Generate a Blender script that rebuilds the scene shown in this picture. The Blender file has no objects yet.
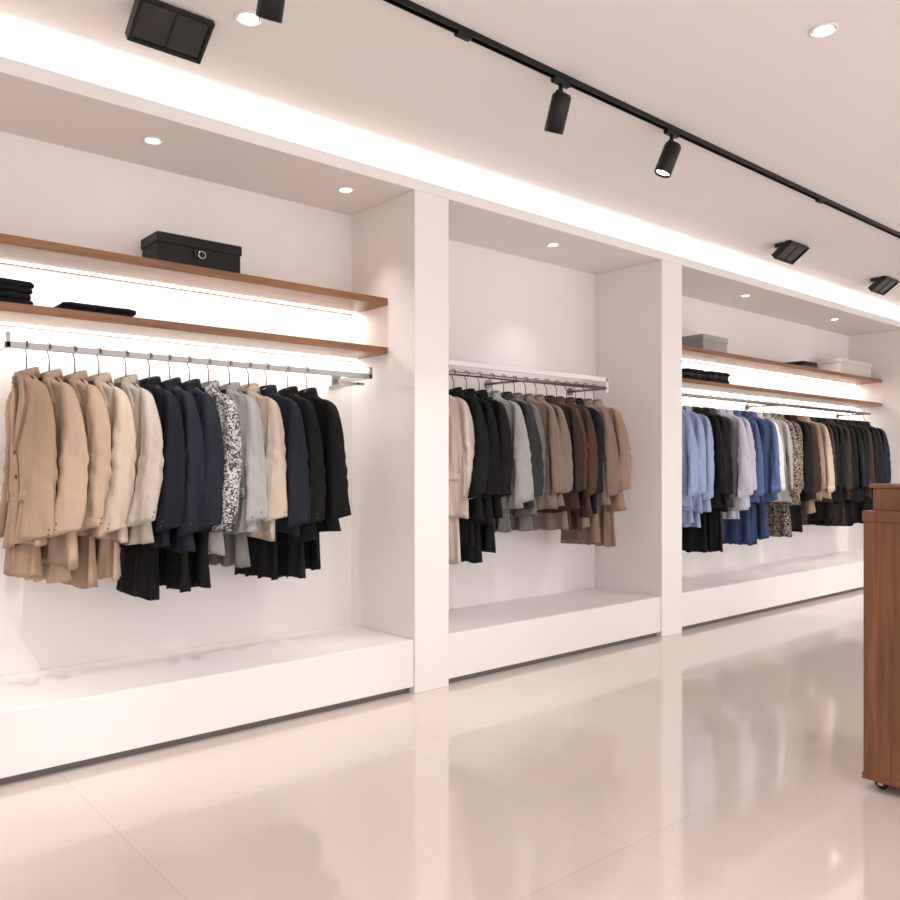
import bpy, bmesh, math, random
from mathutils import Vector, Matrix
random.seed(7)
sc = bpy.context.scene
COL = sc.collection

def lin(c):
    return tuple(((v/255.0)/12.92 if v/255.0<=0.04045 else ((v/255.0+0.055)/1.055)**2.4) for v in c)

# ------------------------------------------------------------ materials
def base_mat(name):
    m = bpy.data.materials.new(name); m.use_nodes = True
    nt = m.node_tree
    return m, nt, nt.nodes['Principled BSDF']

def plain(name, rgb, rough=0.5, metal=0.0, spec=0.5, bump=0.0, bscale=60, var=0.03):
    m, nt, b = base_mat(name)
    N = nt.nodes; L = nt.links
    tc = N.new('ShaderNodeTexCoord'); no = N.new('ShaderNodeTexNoise')
    no.inputs['Scale'].default_value = 6 if bump == 0 else bscale
    L.new(tc.outputs['Object'], no.inputs['Vector'])
    mx = N.new('ShaderNodeMix'); mx.data_type = 'RGBA'
    c = lin(rgb)
    mx.inputs[6].default_value = (*[v*(1-var) for v in c], 1)
    mx.inputs[7].default_value = (*[min(1, v*(1+var)) for v in c], 1)
    L.new(no.outputs['Fac'], mx.inputs[0]); L.new(mx.outputs[2], b.inputs['Base Color'])
    b.inputs['Roughness'].default_value = rough
    b.inputs['Metallic'].default_value = metal
    b.inputs['Specular IOR Level'].default_value = spec
    if bump:
        bp = N.new('ShaderNodeBump'); bp.inputs['Strength'].default_value = bump
        bp.inputs['Distance'].default_value = 0.002
        L.new(no.outputs['Fac'], bp.inputs['Height']); L.new(bp.outputs[0], b.inputs['Normal'])
    return m

def emis(name, rgb, s):
    m, nt, b = base_mat(name)
    b.inputs['Base Color'].default_value = (*lin(rgb), 1)
    b.inputs['Emission Color'].default_value = (*lin(rgb), 1)
    b.inputs['Emission Strength'].default_value = s
    return m

def wood(name, c1, c2, axis, rough=0.4):
    m, nt, b = base_mat(name); N = nt.nodes; L = nt.links
    tc = N.new('ShaderNodeTexCoord'); mp = N.new('ShaderNodeMapping')
    sc_ = [22, 22, 22]; sc_[axis] = 1.2
    mp.inputs['Scale'].default_value = sc_
    n1 = N.new('ShaderNodeTexNoise'); n1.inputs['Scale'].default_value = 1.6
    n1.inputs['Detail'].default_value = 8; n1.inputs['Distortion'].default_value = 0.8
    L.new(tc.outputs['Object'], mp.inputs[0]); L.new(mp.outputs[0], n1.inputs['Vector'])
    r = N.new('ShaderNodeValToRGB')
    r.color_ramp.elements[0].position = .30; r.color_ramp.elements[1].position = .70
    r.color_ramp.elements[0].color = (*lin(c1), 1); r.color_ramp.elements[1].color = (*lin(c2), 1)
    L.new(n1.outputs['Fac'], r.inputs[0]); L.new(r.outputs[0], b.inputs['Base Color'])
    b.inputs['Roughness'].default_value = rough
    bp = N.new('ShaderNodeBump'); bp.inputs['Strength'].default_value = .15; bp.inputs['Distance'].default_value = .001
    L.new(n1.outputs['Fac'], bp.inputs['Height']); L.new(bp.outputs[0], b.inputs['Normal'])
    return m

_cl = {}
def cloth(rgb, kind='plain', rgb2=None):
    key = (rgb, kind)
    if key in _cl: return _cl[key]
    m, nt, b = base_mat('fabric_%d_%d_%d_%s' % (*rgb, kind)); N = nt.nodes; L = nt.links
    tc = N.new('ShaderNodeTexCoord')
    c = lin(rgb)
    mx = N.new('ShaderNodeMix'); mx.data_type = 'RGBA'
    if kind == 'pattern':
        vo = N.new('ShaderNodeTexNoise'); vo.inputs['Scale'].default_value = 46
        vo.inputs['Detail'].default_value = 1.5; vo.inputs['Distortion'].default_value = 2.2
        L.new(tc.outputs['Object'], vo.inputs['Vector'])
        rp = N.new('ShaderNodeValToRGB'); rp.color_ramp.elements[0].position = .46; rp.color_ramp.elements[1].position = .54
        L.new(vo.outputs['Fac'], rp.inputs[0])
        mx.inputs[6].default_value = (*lin(rgb2), 1); mx.inputs[7].default_value = (*c, 1)
        L.new(rp.outputs[0], mx.inputs[0])
    else:
        no = N.new('ShaderNodeTexNoise'); no.inputs['Scale'].default_value = 160 if kind == 'tweed' else 30
        no.inputs['Detail'].default_value = 4
        L.new(tc.outputs['Object'], no.inputs['Vector'])
        k = .22 if kind == 'tweed' else .08
        mx.inputs[6].default_value = (*[v*(1-k) for v in c], 1)
        mx.inputs[7].default_value = (*[min(1, v*(1+k)) for v in c], 1)
        L.new(no.outputs['Fac'], mx.inputs[0])
    L.new(mx.outputs[2], b.inputs['Base Color'])
    b.inputs['Roughness'].default_value = .8
    b.inputs['Specular IOR Level'].default_value = .22
    n2 = N.new('ShaderNodeTexNoise'); n2.inputs['Scale'].default_value = 7; n2.inputs['Detail'].default_value = 1.5
    mp = N.new('ShaderNodeMapping'); mp.inputs['Scale'].default_value = (1.9, 1.9, .40)
    L.new(tc.outputs['Object'], mp.inputs[0]); L.new(mp.outputs[0], n2.inputs['Vector'])
    bp = N.new('ShaderNodeBump'); bp.inputs['Strength'].default_value = 1.0; bp.inputs['Distance'].default_value = .06
    L.new(n2.outputs['Fac'], bp.inputs['Height'])
    n3 = N.new('ShaderNodeTexNoise'); n3.inputs['Scale'].default_value = 350
    L.new(tc.outputs['Object'], n3.inputs['Vector'])
    b2 = N.new('ShaderNodeBump'); b2.inputs['Strength'].default_value = .2; b2.inputs['Distance'].default_value = .0008
    L.new(n3.outputs['Fac'], b2.inputs['Height']); L.new(bp.outputs[0], b2.inputs['Normal'])
    L.new(b2.outputs[0], b.inputs['Normal'])
    _cl[key] = m
    return m

WALL = plain('wall_paint', (238, 233, 230), .6, var=.01)
CEIL = plain('ceiling_paint', (240, 235, 233), .8, var=.01)
PLAT = plain('platform_lacquer', (236, 232, 230), .3, var=.01)
BLACK = plain('black_metal', (13, 13, 14), .4, .3)
BLACKM = plain('black_inside', (8, 8, 8), .7)
STEEL = plain('brushed_steel', (150, 147, 145), .25, .9)
CHROME = plain('chrome', (190, 190, 190), .15, 1.0)
HOOK = plain('hook_metal', (120, 112, 106), .3, .9)
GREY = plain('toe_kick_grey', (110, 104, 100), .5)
BUTTON = plain('button_horn', (70, 54, 44), .35)
HANGW = plain('hanger_wood', (60, 36, 24), .4)
SHELFW = wood('shelf_walnut', (104, 68, 44), (154, 108, 72), 0)
COUNTW = wood('counter_walnut', (94, 58, 41), (134, 88, 61), 2, .36)
LAMP = emis('lamp_lens', (255, 250, 244), 14)
LED = emis('led_strip_emission', (255, 247, 238), 6)

def floor_mat():
    m, nt, b = base_mat('polished_tile'); N = nt.nodes; L = nt.links
    tc = N.new('ShaderNodeTexCoord')
    mp = N.new('ShaderNodeMapping'); mp.inputs['Location'].default_value = (-2.12+12, -1.59+12, 0)
    L.new(tc.outputs['Object'], mp.inputs[0])
    br = N.new('ShaderNodeTexBrick'); br.offset = 0; br.squash = 1
    br.inputs['Scale'].default_value = 1
    br.inputs['Brick Width'].default_value = 1.2; br.inputs['Row Height'].default_value = 1.2
    br.inputs['Mortar Size'].default_value = .0018; br.inputs['Mortar Smooth'].default_value = .3
    c = lin((220, 210, 203)); c2 = lin((218, 207, 200))
    br.inputs['Color1'].default_value = (*c, 1); br.inputs['Color2'].default_value = (*c2, 1)
    br.inputs['Mortar'].default_value = (*lin((203, 191, 183)), 1)
    L.new(mp.outputs[0], br.inputs['Vector'])
    no = N.new('ShaderNodeTexNoise'); no.inputs['Scale'].default_value = 1.6; no.inputs['Detail'].default_value = 5
    L.new(tc.outputs['Object'], no.inputs['Vector'])
    mx = N.new('ShaderNodeMix'); mx.data_type = 'RGBA'; mx.blend_type = 'MULTIPLY'
    mx.inputs[0].default_value = 1
    rp = N.new('ShaderNodeValToRGB'); rp.color_ramp.elements[0].color = (.95, .94, .93, 1); rp.color_ramp.elements[1].color = (1, 1, 1, 1)
    L.new(no.outputs['Fac'], rp.inputs[0])
    L.new(br.outputs['Color'], mx.inputs[6]); L.new(rp.outputs[0], mx.inputs[7])
    L.new(mx.outputs[2], b.inputs['Base Color'])
    b.inputs['Roughness'].default_value = .075
    b.inputs['IOR'].default_value = 2.0
    return m
FLOOR = floor_mat()

# ------------------------------------------------------------ mesh helpers
def box(bm, x0, x1, y0, y1, z0, z1, mi=0, bevel=0.0, M=None):
    r = bmesh.ops.create_cube(bm, size=1)
    vs = r['verts']
    for v in vs:
        v.co = Vector(((x0+x1)/2+v.co.x*(x1-x0), (y0+y1)/2+v.co.y*(y1-y0), (z0+z1)/2+v.co.z*(z1-z0)))
    if bevel:
        es = list({e for v in vs for e in v.link_edges})
        rb = bmesh.ops.bevel(bm, geom=es, offset=bevel, segments=2, affect='EDGES', profile=.6)
        vs = list({v for f in rb['faces'] for v in f.verts} | {v for v in vs if v.is_valid})
    fs = {f for v in vs if v.is_valid for f in v.link_faces}
    for f in fs: f.material_index = mi
    if M is not None:
        for v in {v for f in fs for v in f.verts}: v.co = M @ v.co
    return fs

def loft(bm, rings, mi=0, cap0=True, cap1=True, smooth=True):
    R = [[bm.verts.new(p) for p in ring] for ring in rings]
    n = len(R[0])
    for a, b in zip(R[:-1], R[1:]):
        for i in range(n):
            j = (i+1) % n
            f = bm.faces.new((a[i], a[j], b[j], b[i])); f.material_index = mi; f.smooth = smooth
    if cap0:
        f = bm.faces.new(R[0][::-1]); f.material_index = mi
    if cap1:
        f = bm.faces.new(R[-1]); f.material_index = mi
    return R

def tube(bm, pts, r, mi=0, n=8):
    pts = [Vector(p) for p in pts]
    rings = []
    prev = None
    for i, p in enumerate(pts):
        t = (pts[min(i+1, len(pts)-1)]-pts[max(i-1, 0)]).normalized()
        if prev is None:
            a = t.orthogonal().normalized()
        else:
            a = (prev - t*prev.dot(t)).normalized()
        prev = a
        b = t.cross(a)
        rr = r[i] if isinstance(r, (list, tuple)) else r
        rings.append([p+a*math.cos(2*math.pi*k/n)*rr+b*math.sin(2*math.pi*k/n)*rr for k in range(n)])
    loft(bm, rings, mi)

def mkobj(name, bm, mats, loc=(0, 0, 0), rot=(0, 0, 0), parent=None):
    bmesh.ops.recalc_face_normals(bm, faces=bm.faces)
    me = bpy.data.meshes.new(name); bm.to_mesh(me); bm.free()
    for m in mats: me.materials.append(m)
    o = bpy.data.objects.new(name, me); COL.objects.link(o)
    o.location = loc; o.rotation_euler = rot
    if parent: o.parent = parent
    return o

def boxobj(name, b, mat, bevel=0.0, parent=None):
    bm = bmesh.new()
    box(bm, *b, 0, bevel)
    return mkobj(name, bm, [mat], parent=parent)

def empty(name, loc=(0, 0, 0)):
    e = bpy.data.objects.new(name, None); COL.objects.link(e); e.location = loc
    e.empty_display_size = .1
    return e

# ------------------------------------------------------------ room shell
XL, XR = -2.6, 10.6
YB = -3.2
F = 3.40; BK = 4.0; NZ = 2.68; LZ = 2.74; CZ = 2.89
boxobj('floor', (XL, XR, YB, 4.12, -.1, 0), FLOOR)
boxobj('ceiling', (XL, XR, YB, F, CZ, 3.02), CEIL)
boxobj('ceiling_cove_top', (XL, XR, F, 4.12, 3.06, 3.12), CEIL)
boxobj('wall_back', (XL, XR, BK, 4.12, 0, 3.06), WALL)
boxobj('wall_cove', (XL, XR, 3.60, 3.66, LZ, 3.06), WALL)
boxobj('ceiling_niche', (XL, XR, F, BK, NZ, LZ), WALL)
boxobj('wall_right', (XR, XR+.12, YB, 4.12, 0, 3.06), WALL)
boxobj('wall_left', (XL-.12, XL, YB, 4.12, 0, 3.06), WALL)
BAYS = [(-1.36, 2.678), (2.916, 4.909), (5.159, 9.32)]
def pier(name, x0, x1):
    boxobj(name, (x0, x1, F, BK, 0, NZ), WALL, .004)
pier('wall_pillar_left', XL, -1.36)
pier('wall_pillar_1', 2.678, 2.916)
pier('wall_pillar_2', 4.909, 5.159)
pier('wall_pillar_right', 9.32, XR)
for i, (a, b) in enumerate(BAYS):
    bm = bmesh.new()
    a += .0015; b -= .0015
    box(bm, a, b, F+.008, BK-.001, .036, .285, 0, .004)
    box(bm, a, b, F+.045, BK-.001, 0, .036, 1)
    mkobj('display_platform', bm, [PLAT, GREY])

# ------------------------------------------------------------ lights helpers
WC = (1, .955, .92)
LEDC = (1, .945, .885)
def area(name, loc, sx, sy, power, direction, color=WC, parent=None, spread=math.pi):
    l = bpy.data.lights.new(name, 'AREA'); l.shape = 'RECTANGLE'; l.size = sx; l.size_y = sy
    l.energy = power; l.color = color; l.spread = spread
    o = bpy.data.objects.new(name, l); COL.objects.link(o); o.location = loc
    d = Vector(direction).normalized()
    z = -d; x = Vector((1, 0, 0)); y = z.cross(x).normalized()
    o.rotation_euler = Matrix((x, y, z)).transposed().to_euler()
    if parent: o.parent = parent
    return o
def spot(name, loc, d, power, ang, blend=.6, r=.03, color=WC):
    l = bpy.data.lights.new(name, 'SPOT'); l.energy = power; l.spot_size = math.radians(ang); l.spot_blend = blend
    l.shadow_soft_size = r; l.color = color
    o = bpy.data.objects.new(name, l); COL.objects.link(o); o.location = loc
    o.rotation_euler = Vector(d).to_track_quat('-Z', 'Y').to_euler()
    return o

area('cove_light', (4.0, F+.05, LZ+.012), 13.0, .03, 20, (0, 1, .75))

# ------------------------------------------------------------ recessed downlights
def downlight(x, y, z, power, ang=80, r=.042, blend=.6):
    bm = bmesh.new(); n = 28
    rings = [[(math.cos(2*math.pi*k/n)*rr, math.sin(2*math.pi*k/n)*rr, zz) for k in range(n)] for rr, zz in
             [(r*1.28, 0), (r*1.26, -.006), (r*1.04, -.007), (r*.98, -.002)]]
    loft(bm, rings, 0, True, False)
    loft(bm, [[(math.cos(2*math.pi*k/n)*r*.85, math.sin(2*math.pi*k/n)*r*.85, zz) for k in range(n)] for zz in (-.002, -.0035)], 1)
    mkobj('recessed_downlight', bm, [PLAT, LAMP], (x, y, z))
    spot('downlight_beam', (x, y, z-.02), (0, 0, -1), power, ang, blend)

for x, y in [(.35, 3.68), (1.378, 3.66), (2.40, 3.64), (4.03, 3.64), (6.47, 3.64), (8.17, 3.64)]:
    downlight(x, y, NZ, 20, 84, .034, 1.0)
for x, y, p in [(3.14, 1.44, 55), (.2, 1.44, 32), (6.1, 1.44, 55), (8.9, 1.44, 60), (-1.6, 1.0, 30), (1.42, 2.81, 7), (1.6, -.8, 55), (4.6, -.8, 60), (7.6, -.8, 60), (-1.4, -1.2, 50)]:  # downlights outside the camera view are added as general room fill
    downlight(x, y, CZ, p, 150, .042, .8)

# square black light box tipped out of the ceiling, dark glossy front
GLOSS = plain('dark_gloss_front', (20, 18, 18), .12, 0, .6)
def gimbal(x, y):
    e = empty('square_ceiling_spotlight', (x, y, CZ))
    w, d, t = .14, .085, .014
    th = math.radians(-36)
    bm = bmesh.new()
    for (a, b, c, f) in [(-w, w, -d, -d+t), (-w, w, d-t, d), (-w, -w+t, -d+t, d-t), (w-t, w, -d+t, d-t)]:
        box(bm, a, b, c, f, -.016, .03, 0, .002)
    box(bm, -w+.004, w-.004, -d+.004, d-.004, -.008, .028, 1)
    box(bm, -.004, .004, -d+t, d-t, -.012, -.008, 0)
    mkobj('gimbal_frame', bm, [BLACK, GLOSS], (0, 0, -.056), (th, 0, 0), parent=e)
    bm = bmesh.new()
    box(bm, -w+.02, w-.02, .0, .07, -.028, 0, 0, .002)
    mkobj('mount_plate', bm, [BLACK], parent=e)
gimbal(1.19, 2.98); gimbal(5.98, 2.99); gimbal(7.70, 2.99)

# ------------------------------------------------------------ track with spots
TY = 2.34
track = empty('track_lighting', (4, TY, CZ))
bm = bmesh.new()
for (y0, y1, z0, z1) in [(-.015, .015, -.010, 0), (-.015, -.010, -.024, -.010), (.010, .015, -.024, -.010)]:
    box(bm, -5.6, 5.6, y0, y1, z0, z1, 0)
box(bm, -5.62, -5.6, -.016, .016, -.025, 0); box(bm, 5.6, 5.62, -.016, .016, -.025, 0)
for xx in (-1.92, 1.05):
    box(bm, xx-.035, xx+.035, -.014, .014, -.036, -.010, 0, .003)
mkobj('track_rail', bm, [BLACK], parent=track)
def trackspot(x, d, power, ang=62):
    d = Vector(d).normalized()
    bm = bmesh.new()
    box(bm, -.05, .05, -.013, .013, -.045, -.008, 0, .003)
    tube(bm, [(0, 0, -.04), (0, 0, -.085)], .01, 0, 10)
    tube(bm, [(-.022, 0, -.085), (.022, 0, -.085)], .014, 0, 12)
    q = d.to_track_quat('-Z', 'Y').to_matrix()
    n = 28
    prof = [(.012, .035), (.034, .03), (.042, .02), (.043, -.125), (.040, -.128), (.036, -.125), (.033, -.118)]
    piv = Vector((0, 0, -.115))
    rings = [[piv+q @ Vector((math.cos(2*math.pi*k/n)*r, math.sin(2*math.pi*k/n)*r, z)) for k in range(n)] for r, z in prof]
    loft(bm, rings, 0, True, False)
    rings = [[piv+q @ Vector((math.cos(2*math.pi*k/n)*.033, math.sin(2*math.pi*k/n)*.033, z)) for k in range(n)] for z in (-.116, -.118)]
    loft(bm, rings, 1)
    mkobj('spotlight_head', bm, [BLACK, LAMP], (x-4, 0, 0), parent=track)
    p = Vector((x, TY, CZ))+piv+d*.135
    spot('track_beam', p, d, power, ang, .8, .010)
for x, d, pw in [(-.9, (.1, .48, -.9), 60), (.1, (.1, .48, -.9), 60), (1.274, (.08, .48, -.9), 80), (2.64, (.10, .42, -.9), 25), (3.46, (-.25, .24, -.9), 30), (6.8, (.1, .52, -.9), 75), (7.8, (.1, .52, -.9), 75), (8.8, (0, .52, -.9), 75)]:  # outermost heads are unseen extras, added to throw light into the bays
    trackspot(x, d, pw, 48)

# ------------------------------------------------------------ shelves + led
def shelf(x0, x1, z0, z1, led):
    e = empty('wall_shelf', ((x0+x1)/2, 3.82, z0))
    bm = bmesh.new(); hx = (x1-x0)/2-.001
    box(bm, -hx, hx, -.18, .179, 0, z1-z0, 0, .003)
    mkobj('shelf_board', bm, [SHELFW], parent=e)
    bm = bmesh.new(); box(bm, -hx+.01, hx-.01, .105, .13, -.006, 0.0, 0)
    mkobj('led_strip', bm, [LED], parent=e)
    area('shelf_led_light', ((x0+x1)/2, 3.925, z0-.01), 2*hx-.05, .02, led*(x1-x0), (0, .12, -1), LEDC)
shelf(BAYS[0][0], BAYS[0][1], 2.10, 2.14, 2.2)
shelf(BAYS[0][0], BAYS[0][1], 1.83, 1.868, 2.7)
shelf(BAYS[2][0], BAYS[2][1], 2.125, 2.16, 2.2)
shelf(BAYS[2][0], BAYS[2][1], 1.872, 1.905, 2.4)

# ------------------------------------------------------------ clothes rails
RY = 3.66
def rail(name, x0, x1, z, kind):
    e = empty(name, ((x0+x1)/2, RY, z)); h = (x1-x0)/2
    bm = bmesh.new()
    if kind == 'bar':
        box(bm, -h, h, -.009, .009, -.014, .014, 0, .002)
        for s in (-h, h):
            box(bm, s-.009, s+.009, -.012, .339, -.012, .012, 0, .002)
            box(bm, s-.009, s+.009, -.012, .012, -.012, .05, 0, .002)
            box(bm, s-.03, s+.03, .33, .34, -.035, .035, 0, .002)
        box(bm, h-.16, h+.0, .05, .066, -.045, -.03, 0, .002)
        box(bm, h-.05, h-.034, .05, .339, -.045, -.03, 0, .002)
    else:
        tube(bm, [(-h, 0, 0), (h, 0, 0)], .0125, 0, 14)
        for s in (-h+.01, 0, h-.01):
            tube(bm, [(s, 0, 0), (s, .339, 0)], .009, 0, 10)
            tube(bm, [(s, .328, 0), (s, .339, 0)], .03, 0, 16)
        if kind == 'double':
            box(bm, -h, h, -.012, .006, .045, .075, 1, .002)
            for s in (-h+.01, h-.01):
                box(bm, s-.012, s+.012, -.012, .339, .047, .073, 1, .002)
                box(bm, s-.012, s+.012, -.012, .01, -.03, .05, 1, .002)
    mkobj('rail_bar', bm, [STEEL, PLAT], parent=e)
rail('clothes_rail', .79, 2.57, 1.70, 'bar')
rail('clothes_rail', 2.93, 4.62, 1.765, 'double')
rail('clothes_rail', 5.2, 9.05, 1.775, 'round')

# ------------------------------------------------------------ garments
def interp(keys, z):
    if z >= keys[0][0]: return keys[0][1:]
    for a, b in zip(keys[:-1], keys[1:]):
        if z >= b[0]:
            t = (z-a[0])/(b[0]-a[0])
            return [p+(q-p)*t for p, q in zip(a[1:], b[1:])]
    return keys[-1][1:]

DROP = -.036
def garment(name, X, zr, mat, L=.78, SL=.74, kind='jacket', lower=None, lowmat=None, wid=1.0, thick=1.0, liner=None, rot=None):
    """hangs from a rail at z=0 local; width along Y, front facing -X"""
    R = random.Random(int(X*1000)+3)
    bm = bmesh.new()
    ph = R.uniform(0, 6.28); k = R.uniform(24, 42); A = R.uniform(.010, .018)
    ph2 = R.uniform(0, 6.28)
    wid *= R.uniform(.90, 1.03)
    SL += R.uniform(-.06, .015)
    L += R.uniform(-.03, .06)
    keys = [(-.078, .048, .038), (-.09, .058, .040), (-.106, .085, .036), (-.122, .122, .028), (-.142, .158, .022), (-.175, .180, .022),
            (-.25, .184, .028), (-.36, .178, .032), (-.48, .178, .032), (-.62, .195, .034), (-L, .214+.015*R.random(), .040)]
    keys = [(z+DROP, w*wid, d*thick) for z, w, d in keys]
    zs = [-.078, -.086, -.094, -.104, -.116, -.13, -.145, -.16, -.18, -.21]
    z = -.25
    while z > -L+.01: zs.append(z); z -= .03
    zs.append(-L)
    zs = [z+DROP for z in zs]
    n = 44
    def se(v, p): return math.copysign(abs(v)**p, v)
    def drape(y, z):
        t = max(0, min(1, (-z-.30)/(L-.2)))
        return A*t*math.sin(k*y+ph+3*z)+.007*t*math.sin(9*z+ph2)+.003*math.sin(14*z+ph+20*y)*min(1, max(0, (-z-.15)*5))
    rings = []
    tiltL = R.uniform(-.10, .10)
    for z in zs:
        w, d = interp(keys, z)
        ring = []
        for i in range(n):
            a = 2*math.pi*i/n
            y = w*se(math.cos(a), .85); x = d*se(math.sin(a), .75)
            hz = (.010*math.sin(k*.5*y+ph)+tiltL*y) if z == zs[-1] else 0
            ring.append((x+drape(y, z), y, z+hz))
        rings.append(ring)
    rings.append([(x*.82, y*.95, z+.004) for x, y, z in rings[-1]])
    rings.append([(x*.80, y*.93, z+.06) for x, y, z in rings[-2]])
    loft(bm, rings, 0)
    def surf(y, z, off):
        w, d = interp(keys, z)
        q = min(.98, abs(y)/w)
        ca = q**(1/.85); sa = math.sqrt(max(0, 1-ca*ca))
        return -d*sa**.75 + drape(y, z)-off
    def patch(left, right, off, mi, m=4):
        left = [(y, z+DROP) for y, z in left]; right = [(y, z+DROP) for y, z in right]
        def rs(pl):
            out = []
            for a, b in zip(pl[:-1], pl[1:]):
                c = max(1, int(abs(a[1]-b[1])/.03))
                for i in range(c): out.append((a[0]+(b[0]-a[0])*i/c, a[1]+(b[1]-a[1])*i/c))
            return out+[pl[-1]]
        l2, r2 = rs(left), rs(right)
        if len(l2) == len(r2): left, right = l2, r2
        rows = []
        for (ya, za), (yb, zb) in zip(left, right):
            rows.append([(ya+(yb-ya)*j/m, za+(zb-za)*j/m) for j in range(m+1)])
        V = [[bm.verts.new((surf(y, z, off), y, z)) for y, z in r] for r in rows]
        V0 = [[bm.verts.new((surf(y, z, -.003), y, z)) for y, z in r] for r in rows]
        for i in range(len(V)-1):
            for j in range(m):
                f = bm.faces.new((V[i][j], V[i][j+1], V[i+1][j+1], V[i+1][j])); f.material_index = mi; f.smooth = True
            for j in (0, m):
                f = bm.faces.new((V[i][j], V[i+1][j], V0[i+1][j], V0[i][j])); f.material_index = mi
        for i in (0, len(V)-1):
            for j in range(m):
                f = bm.faces.new((V[i][j], V[i][j+1], V0[i][j+1], V0[i][j])); f.material_index = mi
    def ball(p, r, mi, flat=(1, 1, 1)):
        rr = bmesh.ops.create_uvsphere(bm, u_segments=10, v_segments=6, radius=r)
        for v in rr['verts']:
            v.co = Vector((v.co.x*flat[0], v.co.y*flat[1], v.co.z*flat[2]))+Vector(p)
        for f in {f for v in rr['verts'] for f in v.link_faces}: f.material_index = mi; f.smooth = True
    def fb(y, z, off, r):
        z += DROP
        ball((surf(y, z, off), y, z), r, 1, (.4, 1, 1))
    if kind in ('jacket', 'coat'):
        patch([(-.036, -.092), (-.028, -.18), (-.015, -.28), (-.003, -.36)], [(.036, -.092), (.028, -.18), (.015, -.28), (.003, -.36)], .002, 3)
        for s in (-1, 1):
            patch([(s*.034, -.09), (s*.030, -.17), (s*.016, -.28), (s*.001, -.38)],
                  [(s*.058, -.094), (s*.106, -.20), (s*.074, -.29), (s*.004, -.385)], .011, 0)
            patch([(s*.07, -.56), (s*.07, -.605)], [(s*.155, -.555), (s*.155, -.60)], .007, 0)
        patch([(-.002, -.385), (-.002, -.5), (-.002, -L+.02)], [(.002, -.385), (.002, -.5), (.002, -L+.02)], .003, 3, 1)
        for zb in (-.40, -.50): fb(.018, zb, .004, .009)
    else:
        for s in (-1, 1):
            patch([(s*.006, -.092), (s*.012, -.125)], [(s*.05, -.088), (s*.06, -.13)], .009, 0)
        patch([(-.014, -.10), (-.014, -.4), (-.014, -L+.01)], [(.014, -.10), (.014, -.4), (.014, -L+.01)], .004, 0, 2)
        for i in range(6): fb(0, -.14-i*.09, .005, .005)
    # collar
    rings = []
    for i in range(17):
        a = math.radians(-150+300*i/16)
        P = Vector((math.cos(a)*.040*thick, math.sin(a)*.050, -.078+DROP+.014*math.cos(a)))
        c = Vector((P.x, P.y, 0)).normalized()
        rings.append([P+c*.004+Vector((0, 0, .016)), P-c*.004+Vector((0, 0, .018)), P-c*.006+Vector((0, 0, -.02)), P+c*.014+Vector((0, 0, -.028))])
    loft(bm, rings, 0)
    # sleeves : flattened, straight hanging, widening to the cuff, overlapping along the rail
    for s in (-1, 1):
        fw = R.uniform(-.055, .025)
        sw = R.uniform(-.022, .014)
        bend = R.uniform(-.004, .022)
        ori0 = math.radians(R.uniform(12, 46))
        wide = R.uniform(.88, 1.12)
        sk = [(-.116, .118, .006, .008), (-.126, .142, .013, .015), (-.142, .163, .019, .022), (-.17, .178, .024, .029), (-.23, .189, .027, .037),
              (-.30, .197+sw*.4, .028, .043), (-.40, .206+sw*.8, .027, .047), (-.50, .212+sw, .026, .050), (-.62, .217+sw, .025, .053), (-SL, .219+sw*.8, .023, .055)]
        zl = [-.116, -.121, -.128, -.136, -.146, -.16, -.18, -.205, -.23]
        z = -.25
        while z > -SL+.01: zl.append(z); z -= .02
        zl.append(-SL)
        rings = []
        m = 28
        pw = R.uniform(0, 6.28)
        f1 = R.uniform(60, 90); cz = R.uniform(-.50, -.38)
        for z in zl:
            yc, rn, rj = interp(sk, z)
            rn *= thick; rj *= thick*wide
            t = max(0, (-z-.18)/(SL-.18))
            xo = fw*t*t + bend*math.sin(math.pi*min(1, t)) + .004
            o = ori0*min(1, t*4) * (1 if s < 0 else -1)
            co, so = math.cos(o), math.sin(o)
            e = math.exp(-((z-cz)/.10)**2)
            ring = []
            for i in range(m):
                a = 2*math.pi*i/m
                wr = 1+.08*e*math.sin(z*f1+math.cos(a)*3+pw)+.04*math.sin(z*26+2*a+pw)*min(1, t*3)+.13*math.sin(3*a+pw+5*z)*min(1, t*2)
                lx = rj*math.cos(a)*wr; ly = rn*se(math.sin(a), .85)*wr
                px = lx*co+ly*so; py = -lx*so+ly*co
                ring.append((xo+px, s*wid*yc+py, z+DROP+(.014*math.cos(a) if z == -SL else 0)))
            rings.append(ring)
        cx_, cy_ = xo, s*wid*yc
        last = rings[-1]
        rings.append([((p[0]-cx_)*.82+cx_, (p[1]-cy_)*.75+cy_, p[2]+.002) for p in last])
        rings.append([((p[0]-cx_)*.8+cx_, (p[1]-cy_)*.7+cy_, p[2]+.045) for p in last])
        loft(bm, rings, 0)
        if kind != 'shirt':
            for j in range(2):
                rg = rings[-4-j]
                p = min(rg, key=lambda q: s*-q[1]+q[0]*.4)
                ball(p, .0036, 1)
        else:
            r0, r1 = rings[-6], rings[-3]
            def grow(rg):
                c = sum((Vector(p) for p in rg), Vector())/len(rg)
                return [c+(Vector(p)-c)*1.07 for p in rg]
            loft(bm, [grow(r0), grow(r1)], 0)
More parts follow.
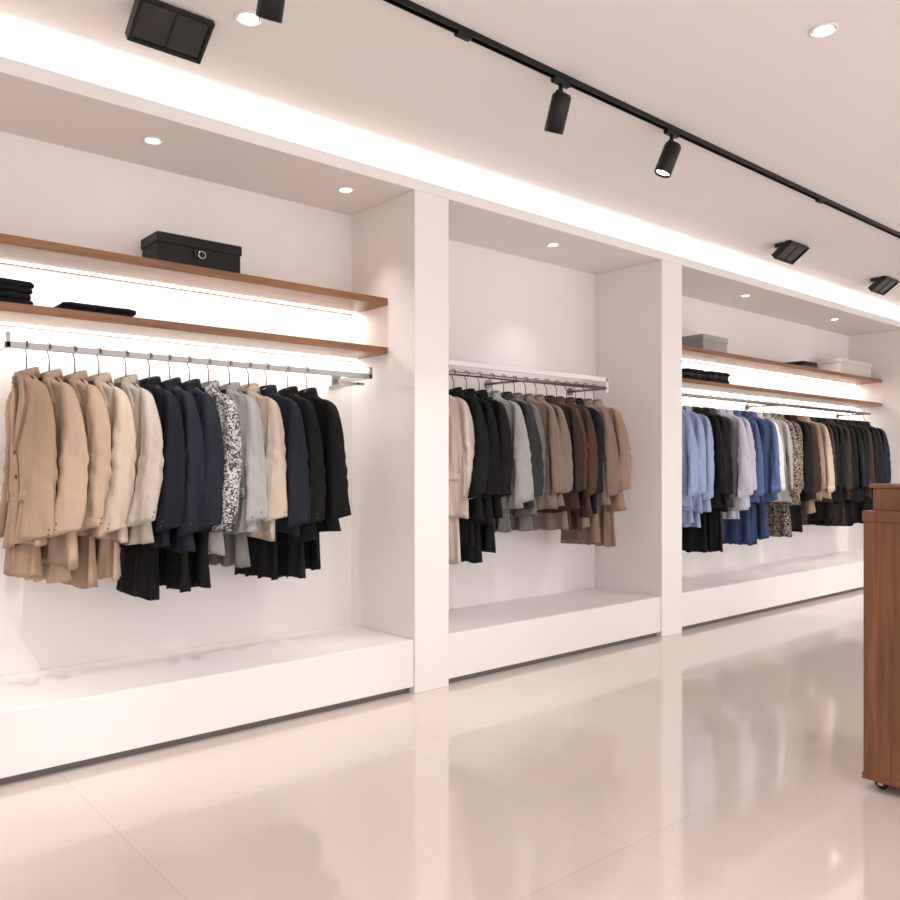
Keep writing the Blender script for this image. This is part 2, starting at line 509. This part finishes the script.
    # lower piece : trousers / skirt folded over the hanger
    if lower:
        yc = R.uniform(.0, .05); w0 = R.uniform(.12, .16); kk = R.uniform(45, 80)
        rings = []
        steps = 12
        z0 = -L+.12
        low = lower+R.uniform(-.02, .03)
        for i in range(steps+1):
            t = i/steps; z = z0+(-low-z0)*t+DROP
            w = w0*(1+.18*t); d = .020+.010*t
            ring = []
            for j in range(56):
                a = 2*math.pi*j/56
                y = w*se(math.cos(a), .9); x = d*se(math.sin(a), .6)
                fold = .015*math.sin(kk*y+ph)*(.3+.7*t)
                ring.append((x+fold, y+yc, z+((.008*math.sin(kk*y+ph2)+.05*y*math.sin(ph)) if i == steps else 0)))
            rings.append(ring)
        loft(bm, rings, 4)
    # hanger
    hk = [(0, .0205*math.cos(math.radians(a)), .0+.0205*math.sin(math.radians(a))) for a in range(200, -41, -20)]
    hk += [(0, .006, -.030), (0, 0, -.045), (0, 0, -.085+DROP)]
    tube(bm, hk, .003, 2, 7)
    hp = [(0, -.15*wid, -.158), (0, -.10, -.126), (0, -.04, -.092), (0, 0, -.078), (0, .04, -.092), (0, .10, -.126), (0, .15*wid, -.158)]
    tube(bm, [(a, b, c+DROP) for a, b, c in hp], [.006, .009, .012, .015, .012, .009, .006], 5, 8)
    if rot is None: rot = R.uniform(.02, .36)
    mats = [mat, BUTTON, HOOK, liner or cloth((28, 26, 28)), lowmat or mat, HANGW]
    return mkobj(name, bm, mats, (X, RY, zr), (R.uniform(-.03, .03), R.uniform(-.02, .02), rot))

CAMEL = cloth((180, 156, 137)); CAMEL2 = cloth((164, 140, 121), 'tweed'); BEIGE = cloth((194, 178, 163)); OAT = cloth((184, 173, 162), 'tweed')
NAVY = cloth((31, 35, 46)); NAVYD = cloth((22, 24, 32)); BLK = cloth((17, 16, 18)); CHAR = cloth((52, 52, 56), 'tweed')
LG = cloth((164, 162, 160), 'tweed'); PAT = cloth((198, 195, 193), 'pattern', (74, 70, 72)); GRY = cloth((114, 110, 108), 'tweed')
TAUPE = cloth((130, 114, 102), 'tweed'); BROWN = cloth((76, 55, 45)); RUST = cloth((84, 59, 46)); TAN = cloth((150, 126, 108), 'tweed')
PINK = cloth((206, 190, 180)); LBLUE = cloth((152, 170, 204)); LAV = cloth((196, 194, 210)); BLUE = cloth((82, 104, 144)); DENIM = cloth((50, 66, 98), 'tweed')
WHT = cloth((216, 212, 208)); LEO = cloth((158, 142, 128), 'pattern', (30, 26, 25)); CREAM = cloth((190, 174, 154)); SLATE = cloth((76, 77, 82), 'tweed')
DKBR = cloth((56, 43, 38))
LIN = cloth((116, 96, 82))

b1 = [(.86, CAMEL2, 'wool_coat', .76, .92, CAMEL2, .06), (.945, CAMEL, 'wool_coat', .80, .94, CAMEL, .16), (1.045, CAMEL, 'wool_coat', .78, .94, CAMEL2, .14), (1.145, BEIGE, 'wool_coat', .78, .91, CAMEL, .26),
      (1.26, OAT, 'wool_coat', .77, None, None, .22), (1.365, NAVYD, 'suit_jacket', .80, 1.02, BLK, .2), (1.455, NAVY, 'suit_jacket', .79, 1.0, BLK, None), (1.548, NAVY, 'suit_jacket', .79, .99, BLK, None),
      (1.645, PAT, 'patterned_jacket', .78, .88, LG, .2), (1.75, LG, 'tweed_jacket', .77, .90, GRY, None), (1.85, BEIGE, 'tweed_jacket', .77, None, None, None), (1.945, NAVY, 'suit_jacket', .78, 1.0, BLK, None),
      (2.065, BLK, 'suit_jacket', .80, 1.02, BLK, .1), (2.175, BLK, 'suit_jacket', .79, .98, BLK, .2)]
for x, m, nm, L, lo, lm, ro in b1:
    garment(nm, x, 1.70, m, L, .745, 'coat' if nm == 'wool_coat' else 'jacket', lo, lm, rot=ro, liner=LIN if m in (CAMEL, CAMEL2, BEIGE, OAT) else None)
b2 = [(3.05, PINK, 1.08), (3.175, BLK, 1.0), (3.28, BLK, 1.1), (3.385, BLK, 1.02), (3.49, LG, .93), (3.59, CHAR), (3.69, GRY, .93), (3.79, TAUPE), (3.89, TAUPE), (3.99, DKBR, .93),
      (4.09, RUST, .93), (4.19, BROWN, .94), (4.285, NAVYD, .9), (4.38, TAUPE, 1.04), (4.475, TAN, 1.06)]
for t in b2:
    x, m = t[0], t[1]
    lm = {LG: GRY, NAVYD: TAN, DKBR: TAUPE}.get(m, m)
    garment('wool_coat' if m in (TAN, PINK, TAUPE) else 'suit_jacket', x, 1.765, m, .78 if m is not BLK else .84, .73, 'coat' if m in (TAN, PINK) else 'jacket', t[2] if len(t) > 2 else None, lm,
            liner=LIN if m in (TAN, PINK) else None)
b3 = [(LBLUE, 'shirt', 0), (LBLUE, 'shirt', .96), (LBLUE, 'shirt', .98), (BLK, 'jacket', 1.18), (BLK, 'jacket', 1.2), (SLATE, 'jacket', 1.12), (LAV, 'shirt', .96), (LAV, 'shirt', .0), (BLUE, 'shirt', 1.18),
      (DENIM, 'shirt', 1.2), (BLUE, 'shirt', 1.15), (WHT, 'shirt', .0), (LG, 'shirt', 0), (LEO, 'shirt', 1.12), (LEO, 'shirt', 1.12), (BLK, 'jacket', 1.12), (DKBR, 'jacket', 1.05), (TAN, 'jacket', .95), (CREAM, 'shirt', .0),
      (DKBR, 'jacket', 0), (BLK, 'jacket', 1.05), (BLK, 'jacket', 1.1), (DKBR, 'jacket', 1.1), (BLK, 'jacket', 1.1), (BLK, 'jacket', 1.1), (BLK, 'jacket', 1.05), (DKBR, 'shirt', 0), (BLK, 'jacket', 1.1), (NAVYD, 'jacket', 1.1), (NAVY, 'jacket', 1.1)]
x = 5.34
for m, kd, lo in b3:
    nm = {'shirt': 'dress_shirt', 'jacket': 'suit_jacket'}[kd]
    if m is LEO: nm = 'patterned_blouse'
    garment(nm, x, 1.775, m, .83, .77, kd, lo or None, {LAV: LAV, BLUE: DENIM}.get(m, m))
    x += .123

# ------------------------------------------------------------ shelf items
def storage_box(name, x0, x1, y0, y1, z, h, mat, lid=True, ring=True, lidh=.045):
    bm = bmesh.new(); w = (x1-x0)/2; d = (y1-y0)/2
    box(bm, -w+.006, w-.006, -d+.006, d-.006, 0, h-lidh, 0, .004)
    box(bm, -w, w, -d, d, h-lidh-.002, h, 0, .005)
    if ring:
        box(bm, -.035, .035, -d-.006, -d+.002, h*.34, h*.62, 2, .003)
        R = [(math.cos(2*math.pi*k/24)*.017, -d-.010, h*.45+math.sin(2*math.pi*k/24)*.017) for k in range(25)]
        tube(bm, R, .003, 1, 6)
    mkobj(name, bm, [mat, CHROME, BLACKM], ((x0+x1)/2, (y0+y1)/2, z))
BOXB = plain('black_leather', (14, 12, 12), .5, bump=.3, bscale=300, spec=.3)
BOXW = plain('white_card', (206, 200, 196), .6)
BOXG = plain('grey_card', (160, 155, 152), .6)
storage_box('leather_storage_box', 1.41, 1.83, 3.69, 3.90, 2.141, .145, BOXB)
storage_box('cardboard_gift_box', 5.92, 6.30, 3.70, 3.92, 2.161, .14, BOXG, ring=False)
storage_box('document_box', 8.40, 9.15, 3.68, 3.92, 2.161, .16, BOXW, ring=False)

def folded(name, x0, x1, y0, y1, z, layers, th, mats):
    bm = bmesh.new(); zc = 0
    R = random.Random(int(x0*100))
    for i in range(layers):
        j = R.uniform(-.01, .01); t = th*R.uniform(.85, 1.15)
        w = (x1-x0)/2+R.uniform(-.012, .004); d = (y1-y0)/2+R.uniform(-.01, .003)
        rings = []
        for q in range(7):
            a = math.pi*q/6-math.pi/2
            ins = .45*t*(1-math.cos(a))
            rings.append([(j+(w-ins)*math.copysign(abs(math.cos(b))**.25, math.cos(b)), (d-ins)*math.copysign(abs(math.sin(b))**.25, math.sin(b)),
                           zc+t/2+t/2*math.sin(a)+(.002*math.sin(9*b+i) if 0 < q < 6 else 0)) for b in [2*math.pi*kk/40 for kk in range(40)]])
        loft(bm, rings, i % len(mats))
        zc += t*.97
    mkobj(name, bm, mats, ((x0+x1)/2, (y0+y1)/2, z))
folded('folded_sweaters', .50, .90, 3.66, 3.94, 1.869, 4, .026, [BLK, NAVYD])
folded('folded_trousers', .99, 1.32, 3.66, 3.94, 1.869, 2, .020, [BLK, NAVYD])
folded('folded_sweaters', 5.62, 5.92, 3.66, 3.92, 1.906, 3, .03, [BLK, CHAR])
folded('folded_sweaters', 5.96, 6.30, 3.66, 3.92, 1.906, 3, .032, [BLK, CHAR])
folded('folded_scarf', 7.62, 7.94, 3.68, 3.92, 2.161, 2, .035, [GRY, CHAR])

# ------------------------------------------------------------ wooden counter
cx0, cx1, cy0, cy1 = 3.155, 3.85, .10, 1.305
cnt = empty('wooden_cash_counter', ((cx0+cx1)/2, (cy0+cy1)/2, 0))
ox, oy = cnt.location.x, cnt.location.y
def cb(name, b, mat, bev=.003):
    bm = bmesh.new(); box(bm, b[0]-ox, b[1]-ox, b[2]-oy, b[3]-oy, b[4], b[5], 0, bev)
    return mkobj(name, bm, [mat], parent=cnt)
cb('cabinet_body', (cx0+.004, cx1-.004, cy0+.004, cy1-.004, .045, 1.0), COUNTW)
cb('counter_top', (cx0, cx1, cy0, cy1, 1.0, 1.04), COUNTW, .004)
cb('base_rail', (cx0, cx1, cy0, cy1, .04, .065), COUNTW)
cb('raised_tier', (cx0+.05, cx1-.05, cy0+.05, cy1-.02, 1.04, 1.125), COUNTW)
cb('raised_tier_top', (cx0+.04, cx1-.04, cy0+.04, cy1-.01, 1.125, 1.14), COUNTW)
for i in range(1, 3):
    yy = cy0+(cy1-cy0)*i/3
    cb('panel_joint_%d' % i, (cx0+.0035, cx0+.008, yy-.002, yy+.002, .08, .99), plain('groove_dark_%d' % i, (50, 26, 18), .6), 0)
for i, (px, py) in enumerate([(cx0+.06, cy0+.06), (cx0+.06, cy1-.05), (cx1-.06, cy0+.06), (cx1-.06, cy1-.05)]):
    bm = bmesh.new()
    n = 20
    loft(bm, [[(x, math.cos(2*math.pi*k/n)*r, .022+math.sin(2*math.pi*k/n)*r) for k in range(n)] for x, r in [(-.012, .014), (-.010, .022), (.010, .022), (.012, .014)]], 0)
    box(bm, -.018, -.014, -.010, .010, .015, .045, 1); box(bm, .014, .018, -.010, .010, .015, .045, 1)
    box(bm, -.022, .022, -.02, .02, .04, .046, 1)
    mkobj('caster_%d' % (i+1), bm, [BLACK, CHROME], (px-ox, py-oy, 0), parent=cnt)

# ------------------------------------------------------------ world, camera
w = bpy.data.worlds.new('World'); sc.world = w; w.use_nodes = True
bg = w.node_tree.nodes['Background']; bg.inputs[0].default_value = (1, .97, .955, 1); bg.inputs[1].default_value = 2.25

cam = bpy.data.cameras.new('camera'); cam.sensor_width = 36; cam.lens = 36*814/900; cam.shift_y = .02
co = bpy.data.objects.new('camera', cam); COL.objects.link(co); co.location = (0, 0, 1.2)
fw = Vector((.652, .758, 0))
co.rotation_euler = fw.to_track_quat('-Z', 'Y').to_euler()
cam.clip_start = .05
sc.camera = co
sc.view_settings.view_transform = 'Standard'
sc.view_settings.exposure = 0.04
